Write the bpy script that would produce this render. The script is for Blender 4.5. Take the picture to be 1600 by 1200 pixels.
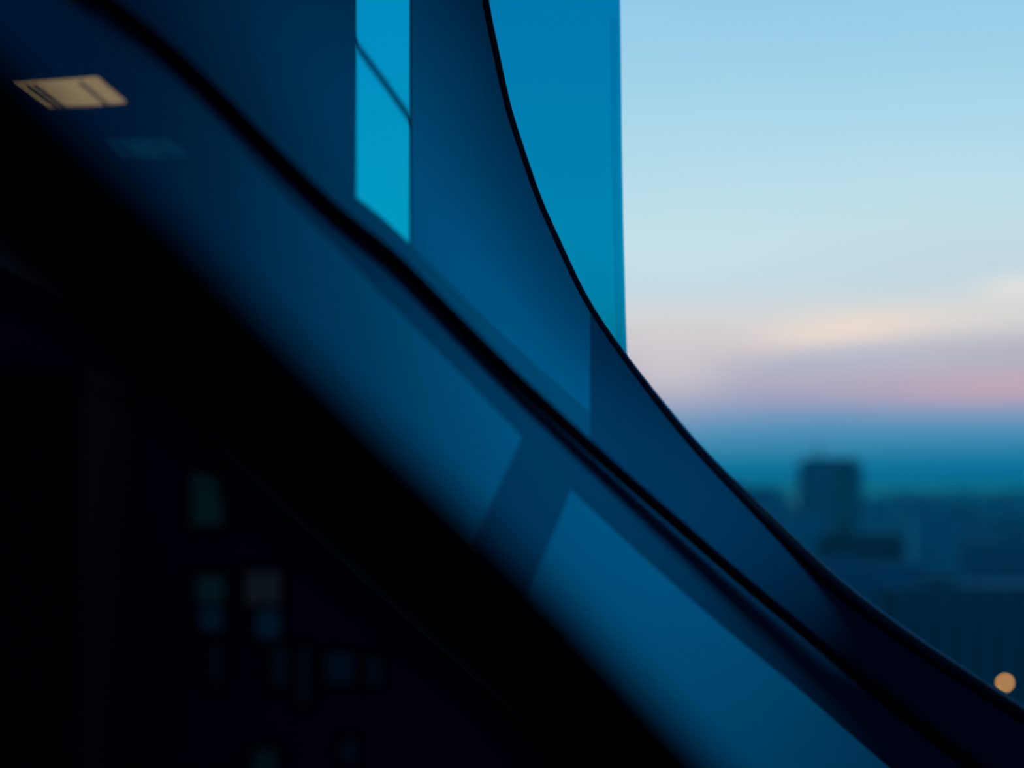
import bpy, bmesh, math, random
from mathutils import Vector, Matrix
import numpy as np
random.seed(4)
for o in list(bpy.data.objects): bpy.data.objects.remove(o)
S = bpy.context.scene
C = S.collection

# ------------------------------------------------------------------ camera
HAZE = .0003
CAMZ = 80.0                       # camera stands on a high floor, ground is z = 0
HOR = 765.0                       # picture row of the true horizon
PITCH = math.atan((HOR-600)/(85.0/36*1600))
LENS = 85.0
F = LENS / 36.0 * 1600
FOCUS = 7.2
cam_d = bpy.data.cameras.new('camera'); cam = bpy.data.objects.new('camera', cam_d); C.objects.link(cam)
cam.location = (0, 0, CAMZ); cam.rotation_euler = (math.pi/2 + PITCH, 0, 0)
cam_d.lens = LENS; cam_d.sensor_width = 36; cam_d.clip_start = .05; cam_d.clip_end = 60000
cam_d.dof.use_dof = True; cam_d.dof.focus_distance = FOCUS; cam_d.dof.aperture_fstop = 1.40
S.camera = cam
RM = Matrix.Rotation(math.pi/2 + PITCH, 3, 'X')
def P(px, py, d):                 # point at distance d along the view axis
    return RM @ Vector(((px-800)/F*d, (600-py)/F*d, -d)) + Vector((0, 0, CAMZ))
def lin(c):
    return tuple(((v/255)/12.92 if v/255 <= .04045 else ((v/255+.055)/1.055)**2.4) for v in c) + (1,)

# ------------------------------------------------------------------ colour management
S.view_settings.view_transform = 'Standard'; S.view_settings.look = 'None'
S.view_settings.exposure = 0.0; S.view_settings.gamma = 1.0; S.view_settings.use_curve_mapping = False

# ------------------------------------------------------------------ world: dusk sky
W = bpy.data.worlds.new('dusk_sky'); S.world = W; W.use_nodes = True
nt = W.node_tree; nt.nodes.clear()
def N(t, **k):
    n = nt.nodes.new(t)
    for a, b in k.items(): setattr(n, a, b)
    return n
def L(a, b): nt.links.new(a, b)
def setin(n, i, v):
    if isinstance(v, (int, float)): n.inputs[i].default_value = v
    else: L(v, n.inputs[i])
def M(op, a, b=0.0, c=None, clamp=False):
    n = N('ShaderNodeMath', operation=op, use_clamp=clamp); setin(n, 0, a); setin(n, 1, b)
    if c is not None: setin(n, 2, c)
    return n.outputs[0]
tc = N('ShaderNodeTexCoord'); sp = N('ShaderNodeSeparateXYZ'); L(tc.outputs['Generated'], sp.inputs[0])
X, Y, Z = sp.outputs
ysafe = M('MAXIMUM', Y, .05)
AZ = M('DIVIDE', X, ysafe)
EL = M('DIVIDE', Z, ysafe)        # tangent of elevation, for the part ahead
# soft cloud streaks bend the bands a little
cmb = N('ShaderNodeCombineXYZ'); L(M('MULTIPLY', AZ, 9.0), cmb.inputs[0]); L(M('MULTIPLY', Z, 60.0), cmb.inputs[1])
nz = N('ShaderNodeTexNoise'); nz.inputs['Scale'].default_value = 1.0; nz.inputs['Detail'].default_value = 2.0
L(cmb.outputs[0], nz.inputs['Vector'])
wob = M('MULTIPLY', M('MULTIPLY', M('SUBTRACT', nz.outputs[0], .5), .016), M('MULTIPLY', M('SUBTRACT', Z, .012), 25.0, clamp=True))
tilt = M('MULTIPLY', M('MULTIPLY', AZ, .015), M('LESS_THAN', Z, .3))
Zw = M('SUBTRACT', M('ADD', Z, wob), tilt)
ramp = N('ShaderNodeValToRGB'); cr = ramp.color_ramp; cr.interpolation = 'LINEAR'
def zp(y): return (HOR-y)/3778.0
stops = [(-.30,(2,10,26)),(-.06,(0,38,72)),(zp(790),(0,80,130)),(zp(758),(0,104,168)),(zp(728),(20,122,165)),(zp(690),(70,142,185)),(zp(662),(108,152,192)),
 (zp(632),(150,160,192)),(zp(600),(178,172,192)),(zp(568),(182,180,196)),(zp(535),(206,203,208)),(zp(500),(212,214,216)),(zp(455),(195,217,226)),
 (zp(390),(197,224,232)),(zp(300),(184,221,234)),(zp(180),(168,214,234)),(zp(60),(152,206,233)),(zp(0),(146,202,231)),(.30,(110,170,212)),(.55,(66,130,180)),(1.0,(38,92,145))]
def pos(z): return (z+.3)/1.3
cr.elements[0].position = 0; cr.elements[0].color = lin(stops[0][1])
cr.elements[1].position = 1; cr.elements[1].color = lin(stops[-1][1])
for z, c in stops[1:-1]:
    e = cr.elements.new(pos(z)); e.color = lin(c)
L(M('MULTIPLY_ADD', Zw, 1/1.3, .3/1.3), ramp.inputs[0])
col = ramp.outputs[0]
def blob(col, px, py, sx, sy, rgb, amt, slope=0.0):
    a0, z0 = (px-800)/3778, (HOR-py)/3778
    da = M('SUBTRACT', AZ, a0); dz = M('SUBTRACT', M('SUBTRACT', EL, z0), M('MULTIPLY', da, slope))
    qa = M('POWER', M('ABSOLUTE', M('MULTIPLY', da, 3778/sx)), 2.0); qz = M('POWER', M('ABSOLUTE', M('MULTIPLY', dz, 3778/sy)), 2.0)
    g = M('MULTIPLY', M('POWER', 2.71828, M('MULTIPLY', M('ADD', qa, qz), -1.0)), amt)
    g = M('MULTIPLY', g, M('GREATER_THAN', Y, .2))
    m = N('ShaderNodeMix', data_type='RGBA'); L(g, m.inputs[0]); L(col, m.inputs[6]); m.inputs[7].default_value = lin(rgb)
    return m.outputs[2]
col = blob(col, 1330, 515, 170, 30, (240,222,207), .85, .12)
col = blob(col, 1560, 490, 110, 26, (222,215,208), .5, .1)
col = blob(col, 1590, 445, 60, 20, (240,230,220), .9, .05)
col = blob(col, 1600, 605, 230, 28, (203,168,178), .68, .03)
col = blob(col, 1300, 560, 190, 22, (168,180,202), .6, .12)
col = blob(col, 1050, 560, 90, 60, (212,206,208), .7, 0)
col = blob(col, 1570, 545, 130, 28, (176,180,192), .6, .08)
col = blob(col, 1560, 400, 260, 60, (190,212,222), .6, .05)
col = blob(col, 1050, 400, 140, 40, (200,228,235), .5, .0)
# the east, behind the viewer, is already night blue
fr = N('ShaderNodeMapRange', interpolation_type='SMOOTHSTEP'); L(Y, fr.inputs[0])
fr.inputs[1].default_value = -.25; fr.inputs[2].default_value = .85
fr.inputs[3].default_value = 0; fr.inputs[4].default_value = 1
mx = N('ShaderNodeMix', data_type='RGBA'); L(fr.outputs[0], mx.inputs[0]); mx.inputs[6].default_value = (.004, .046, .115, 1); L(col, mx.inputs[7])
bg = N('ShaderNodeBackground'); bg.inputs[1].default_value = 1.0; L(mx.outputs[2], bg.inputs[0])
wo = N('ShaderNodeOutputWorld'); L(bg.outputs[0], wo.inputs[0])

# ------------------------------------------------------------------ added fill lamp for the gradients on the curved glass
def area(name, loc, target, size, power, color, spread=180):
    ld = bpy.data.lights.new(name, 'AREA'); ld.shape = 'DISK'; ld.size = size; ld.energy = power; ld.color = color; ld.spread = math.radians(spread)
    o = bpy.data.objects.new(name, ld); C.objects.link(o); o.location = loc
    o.rotation_euler = (Vector(target)-Vector(loc)).to_track_quat('-Z', 'Y').to_euler()
    return o
area('panel_fill_lamp', (2.0, 4.9, CAMZ+1.5), P(900, 640, 5.8), .9, 16.5, (.22, .78, 1.0), 80)  # added lamp out of view, gives the panels their gradient

# ------------------------------------------------------------------ helpers
def tag(o, label=None, cat=None, group=None, kind=None):
    for k, v in (('label', label), ('category', cat), ('group', group), ('kind', kind)):
        if v: o[k] = v
    return o
def empty(name, loc, label, cat, group=None):
    o = bpy.data.objects.new(name, None); C.objects.link(o); o.location = loc; o.empty_display_size = .2
    return tag(o, label, cat, group)
def link(name, verts, faces, mat, parent=None, smooth=True):
    me = bpy.data.meshes.new(name)
    off = Vector(parent.matrix_basis.translation) if parent else Vector((0, 0, 0))
    p = parent
    if p and p.parent: off = off + Vector(p.parent.matrix_basis.translation)
    me.from_pydata([tuple(Vector(v)-off) for v in verts], [], faces)
    bm = bmesh.new(); bm.from_mesh(me); bmesh.ops.recalc_face_normals(bm, faces=bm.faces); bm.to_mesh(me); bm.free()
    if smooth:
        for f in me.polygons: f.use_smooth = True
        try: me.set_sharp_from_angle(angle=math.radians(40))
        except Exception: pass
    me.materials.append(mat)
    o = bpy.data.objects.new(name, me); C.objects.link(o)
    if parent: o.parent = parent
    return o
def material(name, base, rough=.5, metal=0.0, spec=.5, noise=.0, scale=3.0, emit=None, es=0.0, tint=(1, 1, 1)):
    m = bpy.data.materials.new(name); m.use_nodes = True; t = m.node_tree; b = t.nodes['Principled BSDF']
    b.inputs['Roughness'].default_value = rough; b.inputs['Metallic'].default_value = metal; b.inputs['Specular IOR Level'].default_value = spec; b.inputs['Specular Tint'].default_value = tint+(1,)
    tcn = t.nodes.new('ShaderNodeTexCoord'); n = t.nodes.new('ShaderNodeTexNoise'); n.inputs['Scale'].default_value = scale
    t.links.new(tcn.outputs['Object'], n.inputs['Vector'])
    mxn = t.nodes.new('ShaderNodeMix'); mxn.data_type = 'RGBA'
    t.links.new(n.outputs[0], mxn.inputs[0])
    mxn.inputs[6].default_value = tuple(v*(1-noise) for v in base[:3])+(1,); mxn.inputs[7].default_value = tuple(min(1, v*(1+noise)) for v in base[:3])+(1,)
    t.links.new(mxn.outputs[2], b.inputs['Base Color'])
    if emit: b.inputs['Emission Color'].default_value = tuple(emit[:3])+(1,); b.inputs['Emission Strength'].default_value = es
    return m
def glassy(name, tint, frit, mix, gloss=.04, rough=.05):
    """coated facade glass: see-through tint, a dyed body colour (frit) and a weak reflection"""
    m = bpy.data.materials.new(name); m.use_nodes = True; t = m.node_tree; t.nodes.clear()
    tr = t.nodes.new('ShaderNodeBsdfTransparent'); tr.inputs[0].default_value = tuple(tint)+(1,)
    di = t.nodes.new('ShaderNodeBsdfDiffuse')
    tcn = t.nodes.new('ShaderNodeTexCoord'); n = t.nodes.new('ShaderNodeTexNoise'); n.inputs['Scale'].default_value = 1.2
    t.links.new(tcn.outputs['Object'], n.inputs['Vector'])
    cm = t.nodes.new('ShaderNodeMix'); cm.data_type = 'RGBA'; t.links.new(n.outputs[0], cm.inputs[0])
    cm.inputs[6].default_value = tuple(v*.94 for v in frit)+(1,); cm.inputs[7].default_value = tuple(v*1.06 for v in frit)+(1,)
    t.links.new(cm.outputs[2], di.inputs[0])
    a = t.nodes.new('ShaderNodeMixShader'); a.inputs[0].default_value = mix
    t.links.new(tr.outputs[0], a.inputs[1]); t.links.new(di.outputs[0], a.inputs[2])
    gl = t.nodes.new('ShaderNodeBsdfGlossy'); gl.inputs['Roughness'].default_value = rough; gl.inputs[0].default_value = (.5, .8, 1, 1)
    b = t.nodes.new('ShaderNodeMixShader'); b.inputs[0].default_value = gloss
    t.links.new(a.outputs[0], b.inputs[1]); t.links.new(gl.outputs[0], b.inputs[2])
    o = t.nodes.new('ShaderNodeOutputMaterial'); t.links.new(b.outputs[0], o.inputs[0])
    return m
def curve(pts):
    xs = [p[0] for p in pts]; ys = [p[1] for p in pts]
    def f(x):                                     # Catmull-Rom through the points
        if x <= xs[0]: return ys[0] + (x-xs[0])*(ys[1]-ys[0])/(xs[1]-xs[0])
        if x >= xs[-1]: return ys[-1] + (x-xs[-1])*(ys[-1]-ys[-2])/(xs[-1]-xs[-2])
        i = next(k for k in range(len(xs)-1) if xs[k] <= x <= xs[k+1])
        def s(k):
            if k == 0: return (ys[1]-ys[0])/(xs[1]-xs[0])
            if k == len(xs)-1: return (ys[-1]-ys[-2])/(xs[-1]-xs[-2])
            return (ys[k+1]-ys[k-1])/(xs[k+1]-xs[k-1])
        h = xs[i+1]-xs[i]; t = (x-xs[i])/h
        return (2*t**3-3*t*t+1)*ys[i] + (t**3-2*t*t+t)*h*s(i) + (-2*t**3+3*t*t)*ys[i+1] + (t**3-t*t)*h*s(i+1)
    return f
def slab(name, rowsA, rowsB, depth, thick, mat, parent, m=8, lift=0.0):
    """a curved plate between two edges, with real thickness and closed rims"""
    n = len(rowsA); front = []; nrm = []
    def at(ax, ay): return P(ax, ay, depth(ax, ay))
    for (a, b) in zip(rowsA, rowsB):
        for j in range(m+1):
            s = j/m; x = a[0]+(b[0]-a[0])*s; y = a[1]+(b[1]-a[1])*s
            p = at(x, y); nn = (at(x+4, y)-p).cross(at(x, y+4)-p).normalized()
            if nn.dot(p-Vector((0, 0, CAMZ))) > 0: nn = -nn
            front.append(p + nn*lift); nrm.append(nn)
    back = [p-q*thick for p, q in zip(front, nrm)]
    k = len(front); V = front+back; Fs = []; w = m+1
    for i in range(n-1):
        for j in range(m):
            q = [i*w+j, i*w+j+1, (i+1)*w+j+1, (i+1)*w+j]; Fs.append(q); Fs.append([k+v for v in reversed(q)])
    for i in range(n-1):
        for j in (0, m): Fs.append([i*w+j, (i+1)*w+j, k+(i+1)*w+j, k+i*w+j])
    for j in range(m):
        for i in (0, n-1): Fs.append([i*w+j, i*w+j+1, k+i*w+j+1, k+i*w+j])
    return link(name, V, Fs, mat, parent)
def tube(name, pts, radii, mat, parent, seg=14, flat=1.0):
    V = []; Fs = []
    for i, p in enumerate(pts):
        a = pts[max(i-1, 0)]; b = pts[min(i+1, len(pts)-1)]; t = (b-a).normalized()
        u = t.cross(Vector((0, 1, 0))).normalized(); v = t.cross(u).normalized()
        for k in range(seg):
            th = 2*math.pi*k/seg; V.append(p + u*math.cos(th)*radii[i] + v*math.sin(th)*radii[i]*flat)
    for i in range(len(pts)-1):
        for k in range(seg): Fs.append([i*seg+k, i*seg+(k+1) % seg, (i+1)*seg+(k+1) % seg, (i+1)*seg+k])
    Fs.append(list(range(seg))); Fs.append([(len(pts)-1)*seg+k for k in range(seg)][::-1])
    return link(name, V, Fs, mat, parent)
def boxgeo(V, Fs, x0, x1, y0, y1, z0, z1):
    k = len(V); V += [Vector(q) for q in ((x0,y0,z0),(x1,y0,z0),(x1,y1,z0),(x0,y1,z0),(x0,y0,z1),(x1,y0,z1),(x1,y1,z1),(x0,y1,z1))]
    Fs += [[k+i for i in f] for f in ((0,3,2,1),(4,5,6,7),(0,1,5,4),(1,2,6,5),(2,3,7,6),(3,0,4,7))]
def box(name, x0, x1, y0, y1, z0, z1, mat, parent=None):
    V = []; Fs = []; boxgeo(V, Fs, x0, x1, y0, y1, z0, z1); return link(name, V, Fs, mat, parent, smooth=False)
def frange(a, b, n): return [a+(b-a)*i/(n-1) for i in range(n)]

# ------------------------------------------------------------------ outlines of the facade
outer = curve([(748,-60),(755,0),(770,75),(789,161),(811,232),(837,307),(867,375),(901,448),(930,498),(975,562),(1037,642),(1100,716),(1200,815),(1300,908),(1400,985),(1500,1053),(1600,1118),(1720,1190)])
joint = curve([(-100,-226),(50,-98),(164,0),(262,79),(350,162),(437,249),(525,332),(612,402),(700,489),(787,575),(881,662),(975,746),(1067,826),(1158,905),(1258,988),(1322,1042),(1385,1094),(1448,1144),(1511,1192),(1650,1296)])
soff = curve([(-100,20),(162,25),(306,34),(450,44),(560,50),(643,48),(925,54),(1100,52),(1650,52)])
sill = lambda x: joint(x)-soff(x)
flange = curve([(150,30),(262,105),(363,213),(437,296),(525,385),(612,474),(694,556),(756,620),(819,685),(890,762),(975,842),(1067,925),(1158,1003),(1250,1078),(1300,1122),(1390,1200),(1520,1312)])
beam_c = curve([(-250,-10),(0,265),(200,462),(400,672),(600,858),(800,1040),(980,1225),(1120,1370)])
def interp(u, xs, ys): return float(np.interp(u, xs, ys))
def DJ(x, y): return 4.2 + (.76*x+.65*y-122)*2.3/1809
WO = curve([(-300,480),(100,450),(574,414),(894,207),(1109,144),(1934,124),(2200,120)])
GU = curve([(-300,.0045),(100,.0045),(574,.0053),(800,.0073),(1000,.009),(1120,.0078),(1250,.0048),(1400,.0022),(1550,.0005),(1700,-.0008),(1934,-.0022),(2200,-.003)])
def DU(x, y):
    u = .76*x+.65*y; w = (joint(x)-y)*.76
    g = GU(u); w = w*(1.28-.28*w/WO(u))
    return DJ(x, y) + max(w, -60)*g
def DF(x, y):
    u = .76*x+.65*y
    return DJ(x, y) + (joint(x)-y)*.76*interp(u, [600, 1100, 1400, 1934], [.0022, .0016, .0009, -.0004])
def DL(x, y):
    return DJ(x, y) + (joint(x)-y)*.76*.0022

m_dark = material('navy_reflection', (.0,.048,.10), .5, spec=.0, noise=.05, scale=1.5)  # tones reflected in the upper band, put into separate base colours
m_mid = material('blue_reflection', (.0,.075,.148), .5, spec=.0, noise=.05, scale=1.5)
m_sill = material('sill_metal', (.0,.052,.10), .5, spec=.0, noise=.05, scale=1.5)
m_end = material('deep_navy_reflection', (.0,.031,.07), .5, spec=.0, noise=.05, scale=1.5)
m_flange = material('navy_flange', (.0,.045,.095), .5, spec=.0, noise=.05, scale=1.5)
m_black = material('black_rubber_seal', (.0008,.001,.003), .8, spec=.0, noise=.2, scale=9)
m_trim = material('black_trim', (.0,.002,.008), .6, spec=.04, noise=.2, scale=9)
m_rim = material('rim_highlight', (.0,.07,.16), .5, spec=.1, metal=.0, noise=.05, scale=4)  # sky highlight along the edge, put into the rim's base colour
m_rail = material('black_painted_rail', (.0006,.0008,.002), 1, spec=.0, noise=.2, scale=12)
m_slot = glassy('cyan_reflection_glass', (.0,.66,.81), (.0,.1,.2), .0, .01)
m_teal = glassy('teal_tinted_glass', (.0,.56,.73), (.0,.1,.2), .0, .01)
m_pane = glassy('blue_fritted_glass', (.45,.55,.7), (.0,.12,.225), .75, .0, .15)

# ------------------------------------------------------------------ upper curved band: its reflections put in as separately coloured panels
U = empty('curved_fascia', P(800, 500, 6.3), 'upper curved blue glass band with a cyan slot for a reflected window, above the black seam', 'facade')
def cols(xs, top, bot): return [(x, top(x)) for x in xs], [(x, bot(x)) for x in xs]
topf = lambda x: -90 if x < 742 else max(-90, outer(x))
a, b = cols(frange(-90, 557, 24), lambda x: min(-90, sill(x)-40), sill); slab('dark_reflection_panel', a, b, DU, .03, m_dark, U)
a, b = cols(frange(557, 643, 6), topf, sill); slab('reflected_window_slot', a, b, DU, .012, m_slot, U)  # bright strip is a window reflection, put in as see-through glass
a, b = cols(frange(643, 744, 6)+frange(748, 812, 24)+frange(818, 922, 14), topf, sill); slab('blue_reflection_panel', a, b, DU, .006, m_mid, U)
a, b = cols(frange(922, 1700, 50), topf, sill); slab('end_reflection_panel', a, b, DU, .03, m_end, U)
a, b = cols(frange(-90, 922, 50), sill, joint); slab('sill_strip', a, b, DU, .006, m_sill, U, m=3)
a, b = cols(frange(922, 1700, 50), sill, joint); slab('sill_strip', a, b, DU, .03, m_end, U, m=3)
xs = frange(746, 812, 22)+frange(818, 1700, 70)
pts = [P(x+3, outer(x)+4, DU(x, outer(x))) for x in xs]
tube('outer_trim', pts, [(6.5+3.5*min(1, max(0, (x-850)/300)))*7.1/F for x in xs], m_trim, U)
pts = [P(x+2, outer(x)-7-3*min(1, max(0, (x-900)/200)), DU(x, outer(x))+.01) for x in xs if x > 960]
tube('rim', pts, [2.2*7.1/F*min(1, .3+(x-960)/200) for x in xs if x > 960], m_rim, U, seg=10)
# black seam between the two bands
xs = frange(-90, 1680, 90)
J = [P(x, joint(x), DU(x, joint(x))-.045) for x in xs]
seam = tube('seam', J, [(13.5-5*min(1, max(0, x/1100)))*DU(x, joint(x))/F for x in xs], m_black, None)
seam.name = 'rubber_seam'; tag(seam, 'thin black rubber seam running diagonally between the two blue glass bands', 'seam')

# ------------------------------------------------------------------ lower curved band
B = empty('curved_window_bay', P(800, 850, 5.2), 'lower curved blue window band with the dark slanted reflection of a column, between black seam and blurred handrail', 'window')
a, b = cols(frange(-90, 1660, 90), joint, flange); a = a[12:]; b = b[12:]
slab('flange', a, b, DF, .03, m_flange, B, m=4, lift=.002)
def seg(p, q, n): return [(p[0]+(q[0]-p[0])*i/(n-1), p[1]+(q[1]-p[1])*i/(n-1)) for i in range(n)]
xa = frange(-90, 819, 40); xb = frange(-250, 697, 40)
slab('pane', [(x, max(flange(x), joint(x)+4)) for x in xa], [(x, beam_c(x)) for x in xb], DL, .012, m_pane, B, m=14)
xa = frange(890, 1560, 34); xb = frange(782, 1120, 34)
slab('pane', [(x, flange(x)) for x in xa], [(x, beam_c(x)) for x in xb], DL, .012, m_pane, B, m=14)
xa = frange(817, 892, 5); xb = frange(695, 784, 5)
slab('column_reflection', [(x, flange(x)) for x in xa], [(x, beam_c(x)) for x in xb], DL, .04, m_flange, B, m=10, lift=.002)  # dark band is a column's reflection, put in as a solid bar

# ------------------------------------------------------------------ hall behind the lower band
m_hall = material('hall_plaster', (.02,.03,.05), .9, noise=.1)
D1 = Vector((-.03, 1, .055))
def extr(name, pts, dirv, y1, mat, kind='structure', t=.15, up=1):
    V = []; Fs = []; n = len(pts)
    far = [p + dirv*(y1-p.y) for p in pts]
    for lift in (0, t*up):
        for p in list(pts)+far: V.append(p+Vector((0, 0, lift)))
    for i in range(n-1):
        Fs.append([i, i+1, n+i+1, n+i]); Fs.append([2*n+i, 3*n+i, 3*n+i+1, 2*n+i+1])
        Fs.append([i, 2*n+i, 2*n+i+1, i+1]); Fs.append([n+i, n+i+1, 3*n+i+1, 3*n+i])
    Fs.append([0, n, 3*n, 2*n]); Fs.append([n-1, 3*n-1, 4*n-1, 2*n-1])
    o = link(name, V, Fs, mat, None); o['kind'] = kind; return o, far
xs = frange(-100, 1660, 40)
cj = [P(x, joint(x)+8, DL(x, joint(x))+.12) for x in xs]
cj = [cj[0]+Vector((-2.6, 0, 2.21)), cj[0]+Vector((-1.2, 0, 1.02))] + cj
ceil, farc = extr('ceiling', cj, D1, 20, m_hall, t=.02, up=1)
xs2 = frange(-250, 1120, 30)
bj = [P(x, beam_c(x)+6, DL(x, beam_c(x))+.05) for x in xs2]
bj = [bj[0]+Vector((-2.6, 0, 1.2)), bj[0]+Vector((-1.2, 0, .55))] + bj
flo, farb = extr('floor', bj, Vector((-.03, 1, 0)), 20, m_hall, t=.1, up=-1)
V = []; Fs = []
poly = farc + farb[::-1]
for dy in (0, .2): V += [p+Vector((0, dy, 0)) for p in poly]
n = len(poly); Fs = [list(range(n)), [n+i for i in range(n)][::-1]] + [[i, (i+1) % n, n+(i+1) % n, n+i] for i in range(n)]
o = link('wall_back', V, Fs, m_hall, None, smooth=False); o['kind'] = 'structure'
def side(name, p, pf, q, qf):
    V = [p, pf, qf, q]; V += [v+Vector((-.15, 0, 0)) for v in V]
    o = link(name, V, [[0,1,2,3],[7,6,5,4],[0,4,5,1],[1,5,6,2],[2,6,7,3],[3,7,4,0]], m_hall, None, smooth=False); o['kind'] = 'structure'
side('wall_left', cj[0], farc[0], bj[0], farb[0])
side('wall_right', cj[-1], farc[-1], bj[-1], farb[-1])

# louvred lamps in the hall (flat, level)
def lamp(name, quad, es, label, h, glow=(255,184,96)):
    c = sum((Vector(q) for q in quad), Vector((0, 0, 0)))/4
    r = empty(name, c, label, 'ceiling light')
    q = [Vector(v) for v in quad]
    def slab4(nm, qq, z0, z1, mat, par):
        V = [v+Vector((0, 0, z0)) for v in qq]+[v+Vector((0, 0, z1)) for v in qq]
        return link(nm, V, [[0,1,2,3],[7,6,5,4],[0,4,5,1],[1,5,6,2],[2,6,7,3],[3,7,4,0]], mat, par, smooth=False)
    big = [c+(v-c)*1.03 for v in q]
    slab4('housing', big, .012, .07, material(name+'_housing', (.02,.03,.04), .6, noise=.1), r)
    slab4('diffuser', q, 0, .01, material(name+'_diffuser', (.1,.1,.1), .6, noise=.1, emit=lin(glow), es=es), r)
    ml = material(name+'_louvre', (.05,.05,.05), .5, noise=.1)
    V = []; Fs = []
    for k in (.15, .24, .8):            # thin louvre blades across the lamp
        a0 = q[0].lerp(q[1], k); a1 = q[3].lerp(q[2], k); w = (q[1]-q[0])*.0035
        s = len(V); V += [a0-w, a1-w, a1+w, a0+w]; V += [v+Vector((0, 0, -.02)) for v in V[s:s+4]]
        Fs += [[s+i for i in f] for f in ((0,1,2,3),(7,6,5,4),(0,4,5,1),(1,5,6,2),(2,6,7,3),(3,7,4,0))]
    link('louvre', V, Fs, ml, r, smooth=False)
    for k in (.2, .8):
        p = q[0].lerp(q[2], k); tube('hanger', [p+Vector((0, 0, .06)), p+Vector((0, 0, h))], [.006]*2, m_trim, r, seg=6)
def level(px, py, z):            # the point at height z seen at a pixel
    d = P(px, py, 1)-Vector((0, 0, CAMZ)); return Vector((0, 0, CAMZ)) + d*((z-CAMZ)/d.z)
zl = CAMZ+1.95
lamp('ceiling_light', [level(20,134,zl), level(152,123,zl), level(196,161,zl), level(72,171,zl)], 17, 'lit warm white rectangular lamp glowing behind the glass at the upper left', .25)
zl = CAMZ+1.9
lamp('ceiling_light', [level(165,222,zl), level(262,220,zl), level(292,244,zl), level(190,248,zl)], 1.3, 'dim faint rectangular lamp further inside, below the lit warm lamp', .25, (70,190,190))

# bar seen through the reflected-window slot
bar = tube('tie_rod', [P(430, -100, 12), P(540, 48, 12), P(600, 128, 12), P(660, 212, 12), P(730, 330, 12), P(880, 600, 12)], [4.5*12/F]*6, material('blue_tie_rod', (.2,.62,.8), .5, metal=.0, noise=.1), None, seg=12)
tag(bar, 'thin dark diagonal rod crossing behind the bright cyan slot for the reflected window', 'rod')

# ------------------------------------------------------------------ tall teal glass screen
T = empty('glass_screen', P(860, 700, 8.4), 'tall teal tinted glass pane standing between the curved facade and the open sky', 'glass screen')
dT = lambda x, y: 8.4
ys = frange(-120, 720, 12)
ex = curve([(-120,966),(0,969),(300,973),(500,978),(560,980),(720,985)])
slab('glass', [(690, y) for y in ys], [(ex(y), y) for y in ys], dT, .03, m_teal, T, m=4)
slab('edge_strip', [(ex(y)-17, y) for y in frange(30, 720, 10)], [(ex(y)-6, y) for y in frange(30, 720, 10)], dT, .01, glassy('teal_edge_strip', (.8,.93,.95), (0,.1,.2), 0, .01), T, m=1, lift=.02)

# ------------------------------------------------------------------ blurred handrail close to the lens
R = empty('handrail', P(500, 800, 1.75), 'thick black handrail crossing the lower left close to the lens, fully out of focus', 'handrail')
rail_c = [(-260,10),(-100,150),(40,292),(200,440),(400,638),(600,825),(800,1012),(960,1180),(1100,1330)]
rc = curve(rail_c); xs = frange(-260, 1100, 40)
tube('rail', [P(x, rc(x), 1.75) for x in xs], [(122 - 12*max(0, min(1, x/900)))*1.75/F for x in xs], m_rail, R, seg=28)

# ------------------------------------------------------------------ dark blocks at the lower left
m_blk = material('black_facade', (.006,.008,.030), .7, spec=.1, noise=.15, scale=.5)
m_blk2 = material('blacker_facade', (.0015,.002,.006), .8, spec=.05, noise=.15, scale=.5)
def at(px, py, y): d = P(px, py, 1)-Vector((0, 0, CAMZ)); return Vector((0, 0, CAMZ)) + d*(y/d.y)
DB = empty('dark_office_block', (-12, 68, 0), 'dark office block with faint lit windows beneath the black handrail', 'building')
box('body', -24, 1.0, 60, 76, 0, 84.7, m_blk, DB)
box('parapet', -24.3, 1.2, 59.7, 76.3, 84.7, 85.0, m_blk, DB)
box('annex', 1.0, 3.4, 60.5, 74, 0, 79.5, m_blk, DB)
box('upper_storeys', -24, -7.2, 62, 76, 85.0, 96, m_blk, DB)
def win(px0, px1, py0, py1, rgb, es, par, y=60, split=1):
    p0 = at(px0, py1, y); p1 = at(px1, py0, y)
    f = box('window', p0.x-.12, p1.x+.12, y-.10, y-.004, p0.z-.12, p1.z+.12, m_blk2, par)
    mt = material('dim_window_light', (.01,.015,.02), .5, noise=.2, scale=2, emit=lin(rgb), es=es)
    w = (p1.x-p0.x)/split
    for i in range(split): box('pane', p0.x+w*i+.03, p0.x+w*(i+1)-.03, y-.13, y-.102, p0.z, p1.z, mt, f)
win(300, 350, 738, 820, (10,42,42), .25, DB)
win(308, 352, 900, 940, (12,44,48), .25, DB)
win(312, 350, 948, 985, (4,36,60), .25, DB)
win(384, 440, 893, 945, (34,42,46), .25, DB, split=2)
win(400, 440, 955, 995, (2,42,66), .25, DB)
win(330, 347, 1005, 1065, (4,16,26), .25, DB)
win(425, 450, 1010, 1070, (3,16,26), .25, DB)
win(468, 484, 1010, 1100, (3,14,28), .25, DB)
win(508, 555, 1020, 1065, (4,20,34), .25, DB)
win(572, 594, 1025, 1070, (4,16,24), .25, DB)
win(395, 435, 1172, 1212, (4,30,32), .25, DB)
win(535, 558, 1155, 1190, (4,16,26), .25, DB)
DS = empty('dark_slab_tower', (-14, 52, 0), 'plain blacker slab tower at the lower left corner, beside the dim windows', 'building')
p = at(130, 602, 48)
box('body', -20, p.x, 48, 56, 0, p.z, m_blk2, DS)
box('parapet', -20.2, p.x+.12, 47.9, 56.2, p.z, p.z+.35, m_blk2, DS)

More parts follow.
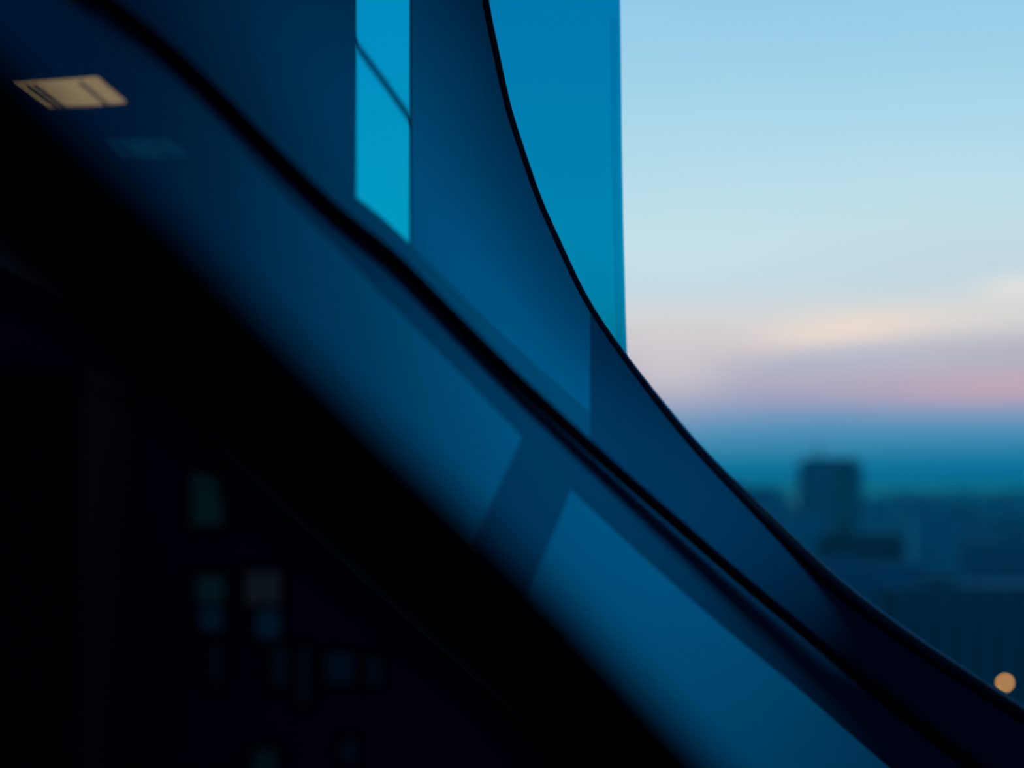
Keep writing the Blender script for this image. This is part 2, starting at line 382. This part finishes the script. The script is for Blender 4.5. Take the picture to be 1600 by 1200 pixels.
# ------------------------------------------------------------------ city
m_ground = material('city_ground', (.05,.15,.24), .9, noise=.4, scale=.01)
g = box('ground', -6000, 9000, 60, 30000, -1, 0, m_ground); g['kind'] = 'structure'
def facade(name, base, dark, sx, sz):
    """rendered wall with a grid of darker windows (procedural, in metres)"""
    m = bpy.data.materials.new(name); m.use_nodes = True; t = m.node_tree; b = t.nodes['Principled BSDF']; b.inputs['Roughness'].default_value = .8; b.inputs['Specular IOR Level'].default_value = .1
    tcn = t.nodes.new('ShaderNodeTexCoord'); s = t.nodes.new('ShaderNodeSeparateXYZ'); t.links.new(tcn.outputs['Object'], s.inputs[0])
    def mm(op, a, c):
        n = t.nodes.new('ShaderNodeMath'); n.operation = op
        for i, v in enumerate((a, c)):
            if isinstance(v, (int, float)): n.inputs[i].default_value = v
            else: t.links.new(v, n.inputs[i])
        return n.outputs[0]
    u = mm('FRACT', mm('DIVIDE', mm('ADD', s.outputs[0], s.outputs[1]), sx), 0); v = mm('FRACT', mm('DIVIDE', s.outputs[2], sz), 0)
    k = mm('MULTIPLY', mm('GREATER_THAN', u, .45), mm('GREATER_THAN', v, .45))
    mxn = t.nodes.new('ShaderNodeMix'); mxn.data_type = 'RGBA'; t.links.new(k, mxn.inputs[0])
    mxn.inputs[6].default_value = tuple(base)+(1,); mxn.inputs[7].default_value = tuple(dark)+(1,)
    t.links.new(mxn.outputs[2], b.inputs['Base Color']); return m
def block(name, px0, px1, py, y, mat, label, cat='building', group=None, deep=.6, roof=True, minh=4):
    p0 = at(px0, py, y); p1 = at(px1, py, y); z = max(minh, p0.z); w = p1.x-p0.x; x0, x1 = p0.x, p1.x
    r = empty(name, ((x0+x1)/2, y+w*deep/2, 0), label, cat, group)
    box('wall', x0, x1, y, y+w*deep, 0, z, mat, r)
    if roof:
        box('roof', x0-w*.01, x1+w*.01, y-w*.01, y+w*deep*1.01, z, z+max(.5, w*.012), m_roof, r)
        a = x0+w*random.uniform(.15, .5)
        box('plant_room', a, a+w*random.uniform(.15, .3), y+w*deep*.3, y+w*deep*.7, z+max(.5, w*.012), z+max(.5, w*.012)+2.5, mat, r)
    return r, x0, x1, z, w
m_roof = material('roof_felt', (.01,.28,.48), .9, noise=.15, scale=.1)
c1 = facade('pale_blocks', (.08,.9,1.0), (.06,.8,1.0), 4, 3.2)
c2 = facade('mid_blocks', (.03,.36,.6), (.02,.25,.45), 4, 3.2)
c3 = facade('dark_blocks', (.003,.03,.08), (.002,.02,.05), 5, 3.4)
c4 = facade('deep_blocks', (.01,.2,.38), (.01,.13,.27), 4, 3.2)
# the tower on the skyline
TW, x0, x1, z, w = block('office_tower', 1252, 1348, 724, 1600, c4, 'dark square office tower with an antenna, tallest on the hazy skyline', roof=False)
box('crown', x0+w*.06, x1-w*.08, 1603, 1600+w*.5, z, z+3.5, c4, TW)
box('wing', x0-w*.04, x0, 1600, 1600+w*.4, 0, z-8, c4, TW)
box('lift_shaft', x0+w*.56, x0+w*.80, 1596, 1600, 0, z+1, c3, TW)
tube('antenna', [Vector((x0+w*.33, 1620, z+3.4)), Vector((x0+w*.33, 1620, z+17))], [.9, .35], c3, TW, seg=8)
specs = [
 ('apartment_block', 1120, 1212, 762, 1500, c2, 'blurred blue block on the skyline just left of the tower, touching the curved facade'),
 ('office_block', 1155, 1286, 806, 1000, c1, 'pale teal block below the tower, beside the edge of the curved facade'),
 ('warehouse', 1288, 1412, 836, 980, c3, 'long near-black flat block below and right of the tower'),
 ('apartment_block', 1428, 1496, 810, 1000, c1, 'pale blue block right of the near-black flat block'),
 ('office_block', 1500, 1680, 846, 1150, c4, 'wide dark block at the right edge of the frame, beyond the ribbed one'),
 ('parking_garage', 1240, 1440, 884, 930, c2, 'low mid blue block in front of the near-black flat block')]
for spec in specs: block(*spec)
# ribbed building: wall with separate piers
RB, x0, x1, z, w = block('ribbed_office_block', 1395, 1690, 918, 900, c3, 'dark wide block with evenly spaced vertical piers, behind the glowing amber globe lamp')
npier = 9
for i in range(npier):
    xx = x0 + w*(i+.5)/npier
    box('pier', xx-1.2, xx+1.2, 898, 899.99, 0, z, c4, RB)
# far low-rise skyline
mats = [c2, c4, c2, c3, c1]
far = [(1140,1180,772,2300),(1180,1235,768,2600),(1352,1392,776,2400),(1390,1450,770,2900),(1440,1475,777,2200),(1472,1530,768,3000),(1505,1560,775,2500),(1558,1640,769,2800),
       (1350,1400,785,1900),(1405,1470,782,1800),(1480,1530,790,1750),(1535,1585,784,1850),(1580,1640,792,1700),(1190,1250,790,1800),(1130,1190,800,1700),(1500,1545,815,1450),(1550,1610,812,1500)]
for i, (a_, b_, y_, dd) in enumerate(far):
    block('low_rise_block', a_, b_, y_, dd, mats[i % 3], 'small hazy low-rise block in the blurred far skyline', 'building', 'low-rise blocks along the far skyline')

# globe street lamp that shows as a warm disc
gp = at(1570, 1067, 300)
LP = empty('globe_lamp', (gp.x, gp.y, 0), 'small glowing amber globe lamp at the lower right above the facade edge', 'lamp')
V = []; Fs = []; rr = .22; ns, nr = 16, 10
for i in range(nr+1):
    ph = math.pi*i/nr
    for k in range(ns): V.append(gp + Vector((math.sin(ph)*math.cos(2*math.pi*k/ns), math.sin(ph)*math.sin(2*math.pi*k/ns), math.cos(ph)))*rr)
for i in range(nr):
    for k in range(ns): Fs.append([i*ns+k, i*ns+(k+1) % ns, (i+1)*ns+(k+1) % ns, (i+1)*ns+k])
link('globe', V, Fs, material('amber_globe', (.8,.6,.3), .5, noise=.05, emit=lin((255,188,100)), es=12), LP)
tube('pole', [Vector((gp.x, gp.y, 0)), Vector((gp.x, gp.y, gp.z-rr*.95))], [.16, .07], m_trim, LP, seg=10)
tube('collar', [Vector((gp.x, gp.y, gp.z-rr*1.25)), Vector((gp.x, gp.y, gp.z-rr*.9))], [.09, .12], m_trim, LP, seg=10)

# ------------------------------------------------------------------ evening haze over the city
hz = bpy.data.materials.new('evening_haze'); hz.use_nodes = True; t = hz.node_tree; t.nodes.clear()
vs = t.nodes.new('ShaderNodeVolumeScatter'); vs.inputs['Color'].default_value = (.02, .70, 1, 1); vs.inputs['Anisotropy'].default_value = .5; vs.inputs['Density'].default_value = HAZE
ou = t.nodes.new('ShaderNodeOutputMaterial'); t.links.new(vs.outputs[0], ou.inputs['Volume'])
h = box('evening_haze', -3000, 6000, 350, 15000, .5, 96, hz); h['kind'] = 'stuff'; h['label'] = 'thin blue evening haze hanging over the distant city'; h['category'] = 'haze'
